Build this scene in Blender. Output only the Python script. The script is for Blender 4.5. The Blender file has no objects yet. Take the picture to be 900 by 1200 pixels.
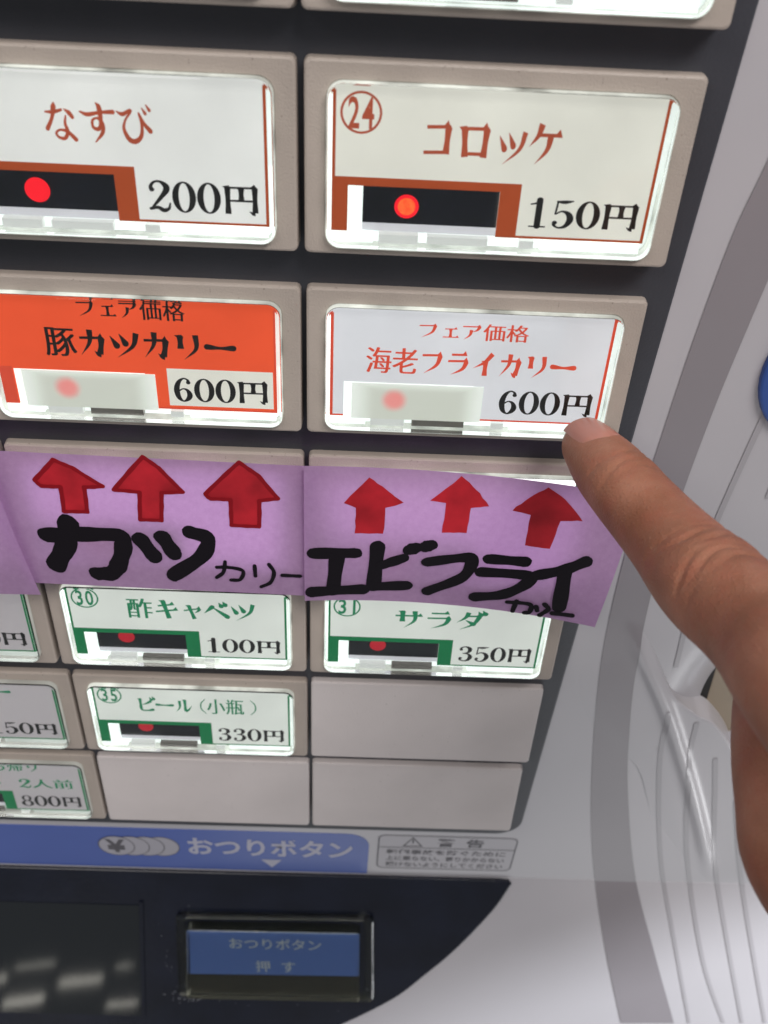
import bpy, bmesh, math, random
from mathutils import Vector, Matrix
random.seed(7)
S = 0.001                                   # everything below is given in millimetres
SC = bpy.context.scene
COL = SC.collection
PI = math.pi

# ------------------------------------------------------------------ camera
# panel coordinates: u to the right, v down the machine front, h out of it (mm)
def W(u, v, h): return Vector((u * S, -h * S, -v * S))
CAMP = (11.94, -62.70, 165.50)
ROT = ((0.99901593, -0.04359824, 0.00814616),      # camera right, down, forward in (u, v, -h)
       (0.03654043, 0.70494547, -0.70831962),
       (0.02513889, 0.70792025, 0.70584485))
FPX = 1181.29
def w3(r): return Vector((r[0], r[2], -r[1]))
cam = bpy.data.cameras.new('camera'); cam_o = bpy.data.objects.new('camera', cam); COL.objects.link(cam_o)
r_, d_, f_ = (w3(r) for r in ROT)
m = Matrix.Identity(4)
for i in range(3):
    m[i][0] = r_[i]; m[i][1] = -d_[i]; m[i][2] = -f_[i]
m.translation = W(*CAMP)
cam_o.matrix_world = m
cam.sensor_fit = 'VERTICAL'; cam.sensor_height = 24; cam.lens = 24 * FPX / 1200
cam.clip_start = 0.005; cam.clip_end = 50
cam.dof.use_dof = True; cam.dof.focus_distance = 0.215; cam.dof.aperture_fstop = 17
SC.camera = cam_o

# ------------------------------------------------------------------ light
w = bpy.data.worlds.new('World'); SC.world = w; w.use_nodes = True
w.node_tree.nodes['Background'].inputs[0].default_value = (0.93, 0.95, 1.0, 1)
w.node_tree.nodes['Background'].inputs[1].default_value = 0.20
def area(name, pos, target, sx, sy, power, color=(1, 1, 1)):
    l = bpy.data.lights.new(name, 'AREA'); l.shape = 'RECTANGLE'; l.size = sx; l.size_y = sy
    l.energy = power; l.color = color
    o = bpy.data.objects.new(name, l); COL.objects.link(o)
    p, t = W(*pos), W(*target); o.location = p
    o.rotation_euler = (t - p).to_track_quat('-Z', 'Y').to_euler()
    return o
KT = 0.384                                    # the lower front leans out below v = 291
def bounce(x, y, dist):                        # where a lamp must hang to be mirrored in the display at x, y
    c = ((x - 450) / FPX, (y - 600) / FPX, 1.0)
    q = Vector([sum(ROT[i][j] * c[i] for i in range(3)) for j in range(3)]); q.z = -q.z
    C = Vector(CAMP); n = Vector((0, -KT, 1)).normalized(); P0 = Vector((0, 291, 0))
    P = C + q * ((P0 - C).dot(n) / q.dot(n)); q.normalize(); r = q - 2 * q.dot(n) * n
    return tuple(P + r * dist), tuple(P)
area('ceiling_lamp', (-500, -850, 750), (40, 120, 0), 0.8, 0.45, 5.2, (1.0, 0.95, 0.90))
area('ceiling_lamp', (430, -900, 560), (60, 140, 0), 0.6, 0.3, 11.8, (1.0, 0.96, 0.93))
area('added_sheen_lamp', (850, 1050, 460), (120, 220, 0), 0.16, 0.30, 0.9, (0.97, 0.98, 1.0))  # added low lamp, no window there; puts bright streaks on the ridge
area('added_sheen_lamp', (380, 1300, 620), (110, 230, 0), 1.1, 0.6, 1.6, (0.95, 0.98, 1.0))  # second added low lamp, for a soft sheen on the white front
for x, y, sx, sy, e in ((42, 1131, .050, .004, .007), (95, 1149, .055, .010, .020), (146, 1132, .022, .003, .003), (28, 1172, .05, .009, .020), (143, 1176, .040, .004, .010), (2, 1147, .012, .010, .004)):
    p, t = bounce(x, y, 3000); area('tube_lamp', p, t, sx * 2.24, sy * 2.24, e * 2.2, (1.0, 0.97, 0.86))
sp = bpy.data.lights.new('added_patch_spot', 'SPOT'); sp.energy = 42; sp.spot_size = math.radians(70); sp.spot_blend = 0.03  # added spot; its cone edge stands in for a cast shadow's edge
sp.shadow_soft_size = 0.02; sp.color = (0.93, 0.97, 1.0)
spo = bpy.data.objects.new('added_patch_spot', sp); COL.objects.link(spo)
spo.location = W(824, 146, 351); spo.rotation_euler = (W(290, 855, -192) - W(824, 146, 351)).to_track_quat('-Z', 'Y').to_euler()
SC.view_settings.view_transform = 'Standard'; SC.view_settings.look = 'None'
SC.view_settings.exposure = -0.08; SC.view_settings.gamma = 1
SC.cycles.use_denoising = True
SC.cycles.max_bounces = 10; SC.cycles.transmission_bounces = 8; SC.cycles.sample_clamp_indirect = 4

# ------------------------------------------------------------------ helpers
def ray(x, y):
    c = ((x - 450) / FPX, (y - 600) / FPX, 1.0)
    q = [sum(ROT[i][j] * c[i] for i in range(3)) for j in range(3)]
    return q                                     # in (u, v, -h)
def at(x, y, h=0.0):                             # the point of the plane h that the photograph shows at x, y
    q = ray(x, y); s = (CAMP[2] - h) / q[2]
    return (CAMP[0] + q[0] * s, CAMP[1] + q[1] * s, h)
def deep(x, y, z):                               # a point at distance z before the camera
    q = ray(x, y); return Vector((CAMP[0] + q[0] * z, CAMP[1] + q[1] * z, CAMP[2] - q[2] * z))

def mat(name, col, rough=0.5, metal=0.0, bump=0.0, bscale=400, var=0.0, vscale=60, emit=None, estr=0.0,
        trans=0.0, ior=1.49, sss=0.0, coat=0.0, spec=0.5, speck=0.0):
    m = bpy.data.materials.new(name); m.use_nodes = True
    nt = m.node_tree; b = nt.nodes['Principled BSDF']; N = nt.nodes.new; L = nt.links.new
    b.inputs['Base Color'].default_value = (*col, 1); b.inputs['Roughness'].default_value = rough
    b.inputs['Metallic'].default_value = metal; b.inputs['IOR'].default_value = ior
    b.inputs['Transmission Weight'].default_value = trans
    b.inputs['Coat Weight'].default_value = coat; b.inputs['Coat Roughness'].default_value = .16; b.inputs['Specular IOR Level'].default_value = spec
    tc = N('ShaderNodeTexCoord')
    if sss:
        b.inputs['Subsurface Weight'].default_value = sss
        b.inputs['Subsurface Radius'].default_value = (1, .35, .2); b.inputs['Subsurface Scale'].default_value = 0.004
    if emit:
        b.inputs['Emission Color'].default_value = (*emit, 1); b.inputs['Emission Strength'].default_value = estr
    if var:
        n = N('ShaderNodeTexNoise'); n.inputs['Scale'].default_value = vscale; n.inputs['Detail'].default_value = 5
        mp = N('ShaderNodeMapRange'); mp.inputs[1].default_value = 0.3; mp.inputs[2].default_value = 0.7
        mp.inputs[3].default_value = 1 - var; mp.inputs[4].default_value = 1 + var
        mx = N('ShaderNodeVectorMath'); mx.operation = 'SCALE'
        mx.inputs[0].default_value = col if not emit else emit
        L(tc.outputs['Object'], n.inputs['Vector']); L(n.outputs['Fac'], mp.inputs[0]); L(mp.outputs[0], mx.inputs['Scale'])
        L(mx.outputs[0], b.inputs['Emission Color' if emit else 'Base Color'])
        src = mx
        if speck:
            n2 = N('ShaderNodeTexNoise'); n2.inputs['Scale'].default_value = 900; n2.inputs['Detail'].default_value = 3
            r2 = N('ShaderNodeMapRange'); r2.inputs[1].default_value = 0.68; r2.inputs[2].default_value = 0.74
            r2.inputs[3].default_value = 0; r2.inputs[4].default_value = speck
            m2 = N('ShaderNodeMix'); m2.data_type = 'RGBA'; m2.inputs[7].default_value = (0.07, 0.05, 0.035, 1)
            L(tc.outputs['Object'], n2.inputs['Vector']); L(n2.outputs['Fac'], r2.inputs[0]); L(r2.outputs[0], m2.inputs[0])
            L(mx.outputs[0], m2.inputs[6]); L(m2.outputs[2], b.inputs['Base Color'])
    if bump:
        n = N('ShaderNodeTexNoise'); n.inputs['Scale'].default_value = bscale; n.inputs['Detail'].default_value = 4
        bp = N('ShaderNodeBump'); bp.inputs['Strength'].default_value = bump; bp.inputs['Distance'].default_value = 0.0004
        L(tc.outputs['Object'], n.inputs['Vector']); L(n.outputs['Fac'], bp.inputs['Height']); L(bp.outputs[0], b.inputs['Normal'])
    return m

M = {}
M['beige'] = mat('beige_plastic', (0.40, 0.345, 0.305), 0.42, bump=.3, bscale=2500, var=.11, vscale=35, speck=.45)
M['blank'] = mat('blank_plastic', (0.60, 0.55, 0.545), 0.42, bump=.3, bscale=2500, var=.07, vscale=30, speck=.3)
M['bezel'] = mat('dark_bezel', (0.044, 0.046, 0.056), 0.42, bump=.2, bscale=1500, var=.2, vscale=25)
M['white'] = mat('white_machine_plastic', (0.48, 0.465, 0.495), 0.32, coat=.4, bump=.05, bscale=300, var=.04, vscale=14)
M['stripe'] = mat('grey_print', (0.26, 0.24, 0.26), 0.32, coat=.4, var=.05, vscale=20)
M['line'] = mat('pale_grey_print', (0.37, 0.355, 0.38), 0.32, coat=.4)
M['black'] = mat('black_glossy_plastic', (0.006, 0.008, 0.018), 0.22, bump=.15, bscale=500, var=.3, vscale=60, speck=.0)
M['glassblack'] = mat('black_display_glass', (0.014, 0.017, 0.02), 0.05, bump=.04, bscale=25)
M['scratch'] = mat('scuffed_white', (0.32, 0.33, 0.36), 0.7)
M['blue'] = mat('blue_print', (0.085, 0.135, 0.42), 0.25, var=.08, vscale=12)
M['bluedisc'] = mat('blue_plastic', (0.03, 0.08, 0.30), 0.4)
M['paleprint'] = mat('pale_print', (0.46, 0.46, 0.56), 0.35)
M['greyprint'] = mat('dark_grey_print', (0.10, 0.095, 0.11), 0.4)
M['stickerbg'] = mat('clear_sticker', (0.47, 0.455, 0.49), 0.3)
M['acrylic'] = mat('clear_acrylic', (0.97, 1.0, 0.985), 0.015, trans=1.0, ior=1.38, bump=.03, bscale=150)
M['oldacrylic'] = mat('aged_acrylic', (0.80, 0.82, 0.68), 0.08, trans=1.0, ior=1.4, bump=.1, bscale=300)
M['cardprint'] = mat('pale_card_print', (.55, .6, .8), .5, emit=(.5, .55, .8), estr=.02)
M['groove'] = mat('dark_slot', (0.008, 0.007, 0.006), 0.6)
M['khaki'] = mat('khaki_plastic', (0.33, 0.27, 0.20), 0.55, var=.08, vscale=30)
M['clip'] = mat('frosted_clip', (0.42, 0.42, 0.41), 0.3, emit=(0.66, 0.68, 0.66), estr=.7)
M['clipdark'] = mat('smoky_clip', (0.10, 0.09, 0.08), 0.25, emit=(0.2, 0.19, 0.17), estr=.3)
M['window'] = mat('black_led_window', (0.006, 0.007, 0.014), 0.25, var=.4, vscale=200)
M['led'] = mat('red_led', (0.3, 0, 0.01), 0.3, emit=(1.0, 0.01, 0.02), estr=.95)
M['ledcore'] = mat('red_led_core', (0.3, 0.02, 0.01), 0.3, emit=(1.0, 0.10, 0.02), estr=1.3, var=.35, vscale=1500)
M['leddim'] = mat('dim_red_led', (0.3, 0, 0.01), 0.3, emit=(0.8, 0.01, 0.03), estr=.40)
def lit(name, c, s, var=.09, rough=.6, vs=45): return mat(name, tuple(x * .5 for x in c), rough, emit=c, estr=s, var=var, vscale=vs, spec=.2)
def fade_right(m):
    nt = m.node_tree; b = nt.nodes['Principled BSDF']; N = nt.nodes.new; L = nt.links.new
    tc = N('ShaderNodeTexCoord'); sx = N('ShaderNodeSeparateXYZ'); r = N('ShaderNodeMapRange')
    for i_, v_ in enumerate((.0600, .0606, 1.08, .66)): r.inputs[i_ + 1].default_value = v_
    L(tc.outputs['Object'], sx.inputs[0]); L(sx.outputs['X'], r.inputs[0]); L(r.outputs[0], b.inputs['Emission Strength'])
    return m
M['guide'] = fade_right(lit('white_light_guide', (0.93, 1.0, 0.97), 1.15, .25))
M['guidedim'] = lit('dim_light_guide', (0.60, 0.64, 0.60), .8, .35)
M['rim'] = lit('acrylic_edge_glow', (0.55, 0.57, 0.52), .80, .75, .2, 130)
M['rimdim'] = lit('dim_acrylic_edge_glow', (0.36, 0.36, 0.33), .6, .5, .2)
M['base'] = lit('white_backing', (0.72, 0.71, 0.76), .62, .08)
M['card_warm'] = lit('cream_backlit_card', (0.80, 0.775, 0.70), .74)
M['card_white'] = lit('white_backlit_card', (0.80, 0.79, 0.77), .78)
M['card_boosted'] = lit('boosted_backlit_card', (0.86, 0.84, 0.84), 2.2)  # emission raised so the purple notes in front glow
M['card_cool'] = lit('cool_backlit_card', (0.70, 0.69, 0.73), .82)
M['card_green'] = lit('greenish_backlit_card', (0.69, 0.71, 0.67), .82)
M['card_unlit'] = mat('dim_glow_card', (0.52, 0.48, 0.50), .6, emit=(.5, .45, .48), estr=.45)  # not backlit, but a dim glow is put into its emission
M['card_red'] = lit('red_backlit_card', (0.78, 0.085, 0.028), .85, .08)
M['brown'] = lit('russet_print', (0.36, 0.060, 0.016), .8, .06)
M['browntext'] = lit('russet_lettering', (0.40, 0.075, 0.035), .75)
M['redtext'] = lit('red_lettering', (0.66, 0.07, 0.035), .8)
M['green'] = lit('green_print', (0.006, 0.155, 0.055), .8, .06)
M['greentext'] = lit('green_lettering', (0.012, 0.19, 0.085), .8)
M['blacktext'] = mat('black_lettering', (0.012, 0.011, 0.010), .5)
M['paper_plate'] = lit('white_paper_slip', (0.62, 0.66, 0.58), .85, .04)
M['marker'] = mat('black_marker_ink', (0.007, 0.005, 0.008), 0.7, spec=.15, bump=.2, bscale=900)
M['redink'] = mat('red_marker_ink', (0.42, 0.015, 0.025), 0.6, spec=.2, var=.3, vscale=120)
M['rededge'] = mat('dark_red_marker_ink', (0.24, 0.004, 0.010), 0.6, spec=.2)
M['nail'] = mat('fingernail', (0.47, 0.20, 0.155), 0.3, sss=.2, bump=.1, bscale=600)
M['bluebtn'] = mat('blue_card', (0.07, 0.15, 0.60), .5, emit=(0.06, .12, .45), estr=.12)
M['brownbase'] = mat('brown_button_base', (0.012, 0.008, 0.007), .5, var=.3, vscale=300)  # near-black brown of the change button's lower part

# led glow and brighter edges painted into the paper slip's emission colour
def glow_mat():
    m = bpy.data.materials.new('glowing_paper_slip'); m.use_nodes = True
    nt = m.node_tree; b = nt.nodes['Principled BSDF']; N = nt.nodes.new; L = nt.links.new
    tc = N('ShaderNodeTexCoord'); mp = N('ShaderNodeMapping'); mp.vector_type = 'POINT'
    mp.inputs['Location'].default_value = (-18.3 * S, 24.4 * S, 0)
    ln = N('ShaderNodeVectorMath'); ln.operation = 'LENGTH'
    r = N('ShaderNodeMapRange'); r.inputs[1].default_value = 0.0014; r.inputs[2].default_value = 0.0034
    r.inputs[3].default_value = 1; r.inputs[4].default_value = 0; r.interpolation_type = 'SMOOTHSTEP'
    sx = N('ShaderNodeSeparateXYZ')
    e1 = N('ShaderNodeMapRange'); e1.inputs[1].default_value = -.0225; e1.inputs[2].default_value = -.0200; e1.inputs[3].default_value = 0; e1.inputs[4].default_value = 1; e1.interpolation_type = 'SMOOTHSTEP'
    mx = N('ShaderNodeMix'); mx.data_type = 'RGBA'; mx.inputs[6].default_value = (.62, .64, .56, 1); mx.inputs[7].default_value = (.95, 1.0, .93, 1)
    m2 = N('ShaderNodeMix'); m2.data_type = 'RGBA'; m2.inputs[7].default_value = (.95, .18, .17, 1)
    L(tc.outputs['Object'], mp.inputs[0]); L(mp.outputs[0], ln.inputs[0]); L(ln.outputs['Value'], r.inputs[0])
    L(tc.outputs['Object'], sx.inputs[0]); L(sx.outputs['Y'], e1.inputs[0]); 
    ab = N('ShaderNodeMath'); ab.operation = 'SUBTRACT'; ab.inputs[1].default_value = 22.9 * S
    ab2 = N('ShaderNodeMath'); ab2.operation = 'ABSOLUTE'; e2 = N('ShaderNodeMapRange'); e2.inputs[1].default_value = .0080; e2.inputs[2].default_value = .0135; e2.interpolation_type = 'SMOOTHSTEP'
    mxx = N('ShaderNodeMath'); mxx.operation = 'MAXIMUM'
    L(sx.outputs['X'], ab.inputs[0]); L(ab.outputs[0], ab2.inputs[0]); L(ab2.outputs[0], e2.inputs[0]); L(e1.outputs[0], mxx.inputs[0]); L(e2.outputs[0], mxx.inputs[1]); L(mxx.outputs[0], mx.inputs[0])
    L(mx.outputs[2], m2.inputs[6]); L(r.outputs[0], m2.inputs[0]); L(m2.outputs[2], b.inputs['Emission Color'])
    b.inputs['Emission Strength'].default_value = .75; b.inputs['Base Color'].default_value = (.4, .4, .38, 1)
    return m
M['glow'] = glow_mat()

def paper_mat():
    m = bpy.data.materials.new('purple_paper'); m.use_nodes = True
    nt = m.node_tree; N = nt.nodes.new; L = nt.links.new; b = nt.nodes['Principled BSDF']; out = nt.nodes['Material Output']
    b.inputs['Base Color'].default_value = (0.52, 0.33, 0.55, 1); b.inputs['Roughness'].default_value = .75
    b.inputs['Specular IOR Level'].default_value = .25
    t = N('ShaderNodeBsdfTranslucent'); t.inputs[0].default_value = (0.60, 0.30, 0.68, 1)
    mx = N('ShaderNodeMixShader'); mx.inputs[0].default_value = .42
    tc = N('ShaderNodeTexCoord'); n = N('ShaderNodeTexNoise'); n.inputs['Scale'].default_value = 1500; n.inputs['Detail'].default_value = 6
    bp = N('ShaderNodeBump'); bp.inputs['Strength'].default_value = .25; bp.inputs['Distance'].default_value = .0002
    L(tc.outputs['Object'], n.inputs['Vector']); L(n.outputs['Fac'], bp.inputs['Height']); L(bp.outputs[0], b.inputs['Normal'])
    n4 = N('ShaderNodeTexNoise'); n4.inputs['Scale'].default_value = 700; n4.inputs['Detail'].default_value = 8; n4.inputs['Roughness'].default_value = .75
    c4 = N('ShaderNodeValToRGB'); c4.color_ramp.elements[0].position = .3; c4.color_ramp.elements[0].color = (.45, .28, .48, 1); c4.color_ramp.elements[1].position = .7; c4.color_ramp.elements[1].color = (.58, .38, .61, 1)
    L(tc.outputs['Object'], n4.inputs['Vector']); L(n4.outputs['Fac'], c4.inputs[0]); L(c4.outputs[0], b.inputs['Base Color'])
    L(b.outputs[0], mx.inputs[1]); L(t.outputs[0], mx.inputs[2]); L(mx.outputs[0], out.inputs['Surface'])
    return m
M['paper'] = paper_mat()

class MB:
    def __init__(s): s.v = []; s.f = []
    def add(s, vs, fs):
        n = len(s.v); s.v += [tuple(x) for x in vs]; s.f += [tuple(i + n for i in f) for f in fs]
    def poly(s, pts): s.add(pts, [tuple(range(len(pts)))])
    def bridge(s, loops, cap0=False, cap1=False):
        n = len(loops[0]); vs = [p for l in loops for p in l]; fs = []
        for k in range(len(loops) - 1):
            for i in range(n):
                j = (i + 1) % n
                fs.append((k * n + i, k * n + j, (k + 1) * n + j, (k + 1) * n + i))
        if cap0: fs.append(tuple(reversed(range(n))))
        if cap1: fs.append(tuple((len(loops) - 1) * n + i for i in range(n)))
        s.add(vs, fs)
    def prism(s, pts, z0, z1, bev=0.0):          # pts (x, y); faces between z0 and z1
        lo = [(x, y, z0) for x, y in pts]
        hi = [(x, y, z1 - bev) for x, y in pts]
        ls = [lo, hi]
        if bev:
            ins = inset(pts, bev * .3); ls.append([(x, y, z1 - bev * .3) for x, y in ins])
            ins = inset(pts, bev); ls.append([(x, y, z1) for x, y in ins])
        s.bridge(ls, True, True)
    def mesh(s, name, scale=S, smooth=False, fix=True):
        me = bpy.data.meshes.new(name); me.from_pydata([(x * scale, y * scale, z * scale) for x, y, z in s.v], [], s.f); me.update()
        if fix:
            bm = bmesh.new(); bm.from_mesh(me); bmesh.ops.recalc_face_normals(bm, faces=bm.faces); bm.to_mesh(me); bm.free()
        if smooth:
            for p in me.polygons: p.use_smooth = True
        return me
def inset(pts, d):
    a = sum(pts[i][0] * pts[(i + 1) % len(pts)][1] - pts[(i + 1) % len(pts)][0] * pts[i][1] for i in range(len(pts)))
    sg = 1 if a > 0 else -1; out = []; n = len(pts)
    for i in range(n):
        p0, p1, p2 = Vector(pts[i - 1]), Vector(pts[i]), Vector(pts[(i + 1) % n])
        e1 = (p1 - p0); e2 = (p2 - p1)
        e1 = e1.normalized() if e1.length > 1e-9 else e2.normalized(); e2 = e2.normalized() if e2.length > 1e-9 else e1
        n1 = Vector((-e1.y, e1.x)) * sg; n2 = Vector((-e2.y, e2.x)) * sg
        nn = (n1 + n2); nn = nn.normalized() if nn.length > 1e-6 else n1
        k = d / max(.4, nn.dot(n1)); out.append((p1.x + nn.x * k, p1.y + nn.y * k))
    return out
def rr(x0, y0, x1, y1, r, n=6, rs=None):
    rs = rs or (r, r, r, r); out = []
    for (cx, cy, a, q) in ((x0, y0, PI, rs[0]), (x1, y0, 1.5 * PI, rs[1]), (x1, y1, 0, rs[2]), (x0, y1, .5 * PI, rs[3])):
        sx = 1 if cx == x0 else -1; sy = 1 if cy == y0 else -1
        for k in range(n + 1):
            t = a + k / n * PI / 2; out.append((cx + sx * q + q * math.cos(t), cy + sy * q + q * math.sin(t)))
    return out
def crm(P, n=8):
    if len(P) < 3: 
        return [Vector(P[0]).lerp(Vector(P[-1]), i / n) for i in range(n + 1)]
    Q = [Vector(p) for p in P]; Q = [Q[0] * 2 - Q[1]] + Q + [Q[-1] * 2 - Q[-2]]; out = []
    for i in range(1, len(Q) - 2):
        a, b, c, d = Q[i - 1:i + 3]
        for k in range(n):
            t = k / n
            out.append(.5 * (2 * b + (c - a) * t + (2 * a - 5 * b + 4 * c - d) * t * t + (3 * b - a - 3 * c + d) * t ** 3))
    out.append(Q[-2]); return out

def link(name, me, mt, parent=None, mw=None, **kw):
    o = bpy.data.objects.new(name, me); COL.objects.link(o)
    if mt is not None and not me.materials: me.materials.append(mt)
    if parent is not None:
        o.parent = parent
        if parent.type == 'EMPTY' and mw is None: o.matrix_parent_inverse = Matrix.Translation(-parent.location)
    if mw is not None: o.matrix_basis = mw; 
    if mw is not None and parent is not None and parent.type == 'EMPTY': o.matrix_parent_inverse = Matrix.Translation(-parent.location)
    for k, v in kw.items(): o[k] = v
    return o
def thing(name, loc, label, cat, **kw):
    o = bpy.data.objects.new(name, None); COL.objects.link(o); o.location = loc; o.empty_display_size = .02
    o['label'] = label; o['category'] = cat
    for k, v in kw.items(): o[k] = v
    return o
def tilt(me):
    for v_ in me.vertices:
        u, h, v = v_.co.x / S, -v_.co.y / S, -v_.co.z / S
        if v > 291:
            k = (CAMP[2] - KT * (CAMP[1] - 291)) / (CAMP[2] + KT * (v - CAMP[1])) 
            nu_, nv_ = CAMP[0] + k * (u - CAMP[0]), CAMP[1] + k * (v - CAMP[1]); nh = CAMP[2] * (1 - k)
            f = 1
            v_.co = W(nu_, nv_ - h * .358 * f, nh + h * (1 - .066 * f))
    me.update(); return me
# front-plane prisms: points (u, v) extruded along h
def front(pts, h0, h1, bev=0.0):
    b = MB(); b.prism(pts, h0, h1, bev)
    b.v = [(x, -z, -y) for x, y, z in b.v]; return b

# ------------------------------------------------------------------ brush lettering
# every glyph is a list of strokes in a 100 x 100 box, y down
G = {
 'コ': [('h', (20, 26), (78, 24)), ('v', (77, 24), (74, 80)), ('h0', (14, 78), (76, 76))],
 'ロ': [('v', (20, 24), (25, 84)), ('h', (22, 26), (80, 25)), ('v', (79, 25), (75, 84)), ('h0', (24, 77), (76, 77))],
 'ツ': [('d', (8, 26), (26, 56)), ('d', (37, 18), (54, 48)), ('l', (90, 14), (76, 56), (26, 94))],
 'ケ': [('l', (36, 10), (28, 34), (8, 56)), ('h', (30, 32), (88, 32)), ('l', (62, 33), (56, 62), (28, 92))],
 'フ': [('h', (14, 24), (84, 22)), ('l', (82, 24), (68, 60), (24, 90))],
 'エ': [('h', (20, 26), (80, 24)), ('v', (50, 26), (50, 78)), ('h', (10, 80), (90, 79))],
 'ア': [('h', (12, 20), (86, 19)), ('l', (84, 20), (74, 38), (54, 50)), ('l', (50, 38), (44, 68), (20, 92))],
 'カ': [('h', (12, 35), (82, 33)), ('v', (80, 34), (76, 62), (70, 86)), ('l', (74, 88), (64, 86), (54, 76)), ('l', (46, 8), (42, 48), (12, 90))],
 'リ': [('v', (26, 16), (26, 58)), ('l', (74, 12), (74, 56), (36, 92))],
 'ー': [('b', (8, 48), (50, 51), (92, 50))],
 'ラ': [('h', (24, 18), (78, 17)), ('h', (12, 42), (84, 40)), ('l', (82, 42), (68, 70), (26, 92))],
 'イ': [('l', (78, 10), (50, 42), (10, 64)), ('v', (54, 38), (54, 92))],
 'キ': [('h', (20, 34), (78, 25)), ('h', (10, 62), (90, 51)), ('v', (40, 8), (58, 94))],
 'ヤ': [('h', (10, 44), (84, 30)), ('l', (84, 31), (76, 44), (58, 58)), ('v', (34, 14), (56, 92))],
 'ヘ': [('d', (6, 62), (36, 32)), ('r', (36, 32), (92, 78))],
 'サ': [('h', (8, 34), (92, 33)), ('v', (31, 12), (31, 62)), ('l', (70, 10), (70, 56), (38, 92))],
 'タ': [('l', (44, 8), (34, 34), (8, 58)), ('h', (38, 26), (82, 25)), ('l', (80, 26), (62, 64), (20, 92)), ('d', (36, 46), (62, 64))],
 'ヒ': [('v', (24, 14), (24, 74)), ('b', (24, 74), (32, 86), (60, 87), (86, 82)), ('l', (82, 26), (56, 42), (26, 52))],
 'ル': [('l', (30, 20), (29, 60), (8, 90)), ('v', (58, 14), (58, 84)), ('l', (58, 86), (76, 74), (94, 48))],
 '円': [('v', (16, 12), (16, 95)), ('h', (16, 15), (86, 14)), ('v', (84, 14), (84, 90)), ('l', (84, 92), (78, 92), (68, 84)), ('v', (50, 15), (50, 54)), ('h0', (16, 54), (84, 54))],
 'な': [('w', [(10, 30, 4), (30, 30, 8), (54, 24, 6)], ), ('w', [(36, 8, 4), (34, 18, 12), (26, 44, 8), (10, 70, 10)],), ('w', [(62, 22, 3), (74, 30, 10), (82, 40, 9)],),
        ('w', [(64, 38, 4), (60, 56, 7), (64, 76, 9), (54, 92, 8), (38, 90, 6), (32, 80, 6), (44, 72, 5), (64, 76, 8), (84, 94, 10)],)],
 'す': [('w', [(4, 26, 4), (24, 32, 9), (60, 26, 7), (94, 24, 10)],), ('w', [(50, 4, 3), (58, 16, 12), (58, 52, 9), (50, 66, 9), (36, 62, 7), (36, 46, 6), (50, 40, 5), (62, 52, 9), (60, 74, 9), (38, 98, 3)],)],
 'び': [('w', [(4, 22, 3), (20, 28, 9), (40, 18, 6), (42, 22, 6), (26, 42, 5), (20, 64, 8), (32, 88, 11), (50, 92, 11), (66, 78, 9), (70, 50, 7), (64, 26, 4), (66, 26, 4), (76, 48, 8), (92, 66, 11)],),
        ('w', [(74, 12, 3), (82, 24, 8)],), ('w', [(86, 4, 3), (94, 16, 8)],)],
 'り': [('w', [(32, 12, 5), (28, 34, 11), (30, 54, 10), (42, 44, 3)],), ('w', [(66, 10, 4), (74, 34, 12), (70, 64, 10), (42, 96, 3)],)],
 'ち': [('w', [(10, 28, 4), (40, 30, 8), (80, 22, 7)],), ('w', [(46, 6, 5), (40, 30, 11), (26, 58, 7), (44, 46, 5), (70, 46, 8), (82, 64, 12), (66, 86, 9), (34, 96, 3)],)],
 '0': [('e', 31, 50, 22, 45, 17, 5)],
 '1': [('w', [(32, 4, 16), (32, 50, 16), (32, 95, 16)],), ('w', [(12, 20, 5), (24, 16, 6), (34, 6, 7)],), ('w', [(13, 95, 5), (51, 95, 5)],)],
 '2': [('w', [(14, 30, 13), (12, 20, 9), (20, 8, 7), (34, 5, 7), (48, 16, 15), (50, 30, 16), (36, 52, 11), (8, 90, 5)],), ('w', [(8, 88, 9), (26, 84, 10), (40, 92, 13), (53, 86, 8), (57, 70, 4)],)],
 '3': [('w', [(14, 24, 13), (14, 14, 8), (28, 5, 6), (44, 14, 15), (46, 30, 15), (38, 43, 8), (22, 48, 5)],), ('w', [(24, 47, 5), (42, 52, 9), (50, 70, 17), (42, 90, 12), (26, 96, 6), (12, 88, 8), (14, 78, 13)],)],
 '5': [('w', [(14, 8, 6), (32, 9, 12), (52, 5, 4)],), ('w', [(15, 7, 5), (12, 50, 5)],), ('w', [(12, 50, 5), (28, 40, 6), (44, 48, 14), (50, 68, 17), (40, 90, 11), (24, 96, 6), (12, 88, 8), (13, 79, 13)],)],
 '6': [('w', [(48, 21, 13), (46, 10, 7), (34, 5, 6), (20, 20, 13), (13, 50, 17), (18, 82, 14), (31, 96, 6), (45, 86, 14), (50, 70, 16), (44, 52, 10), (32, 46, 5), (20, 54, 6)],)],
 '8': [('e', 31, 27, 17, 22, 12, 5), ('e', 31, 72, 21, 23, 16, 5)],
 '(': [('w', [(66, 4, 3), (44, 30, 6), (42, 66, 6), (66, 96, 3)],)],
 ')': [('w', [(34, 4, 3), (56, 30, 6), (58, 66, 6), (34, 96, 3)],)],
}
DAK = [('d', (74, 2), (83, 18)), ('d', (88, -3), (97, 13))]
G['ベ'] = G['ヘ'] + [('d', (62, 10), (71, 26)), ('d', (77, 4), (86, 20))]
G['ダ'] = G['タ'] + DAK; G['ビ'] = G['ヒ'] + DAK
SMALL = {'ッ': 'ツ', 'ャ': 'ヤ', 'ェ': 'エ'}
ADV = {'0': 62, '1': 62, '2': 62, '3': 62, '5': 62, '6': 62, '8': 62, '円': 96, ' ': 50, '(': 70, ')': 70}

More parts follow.
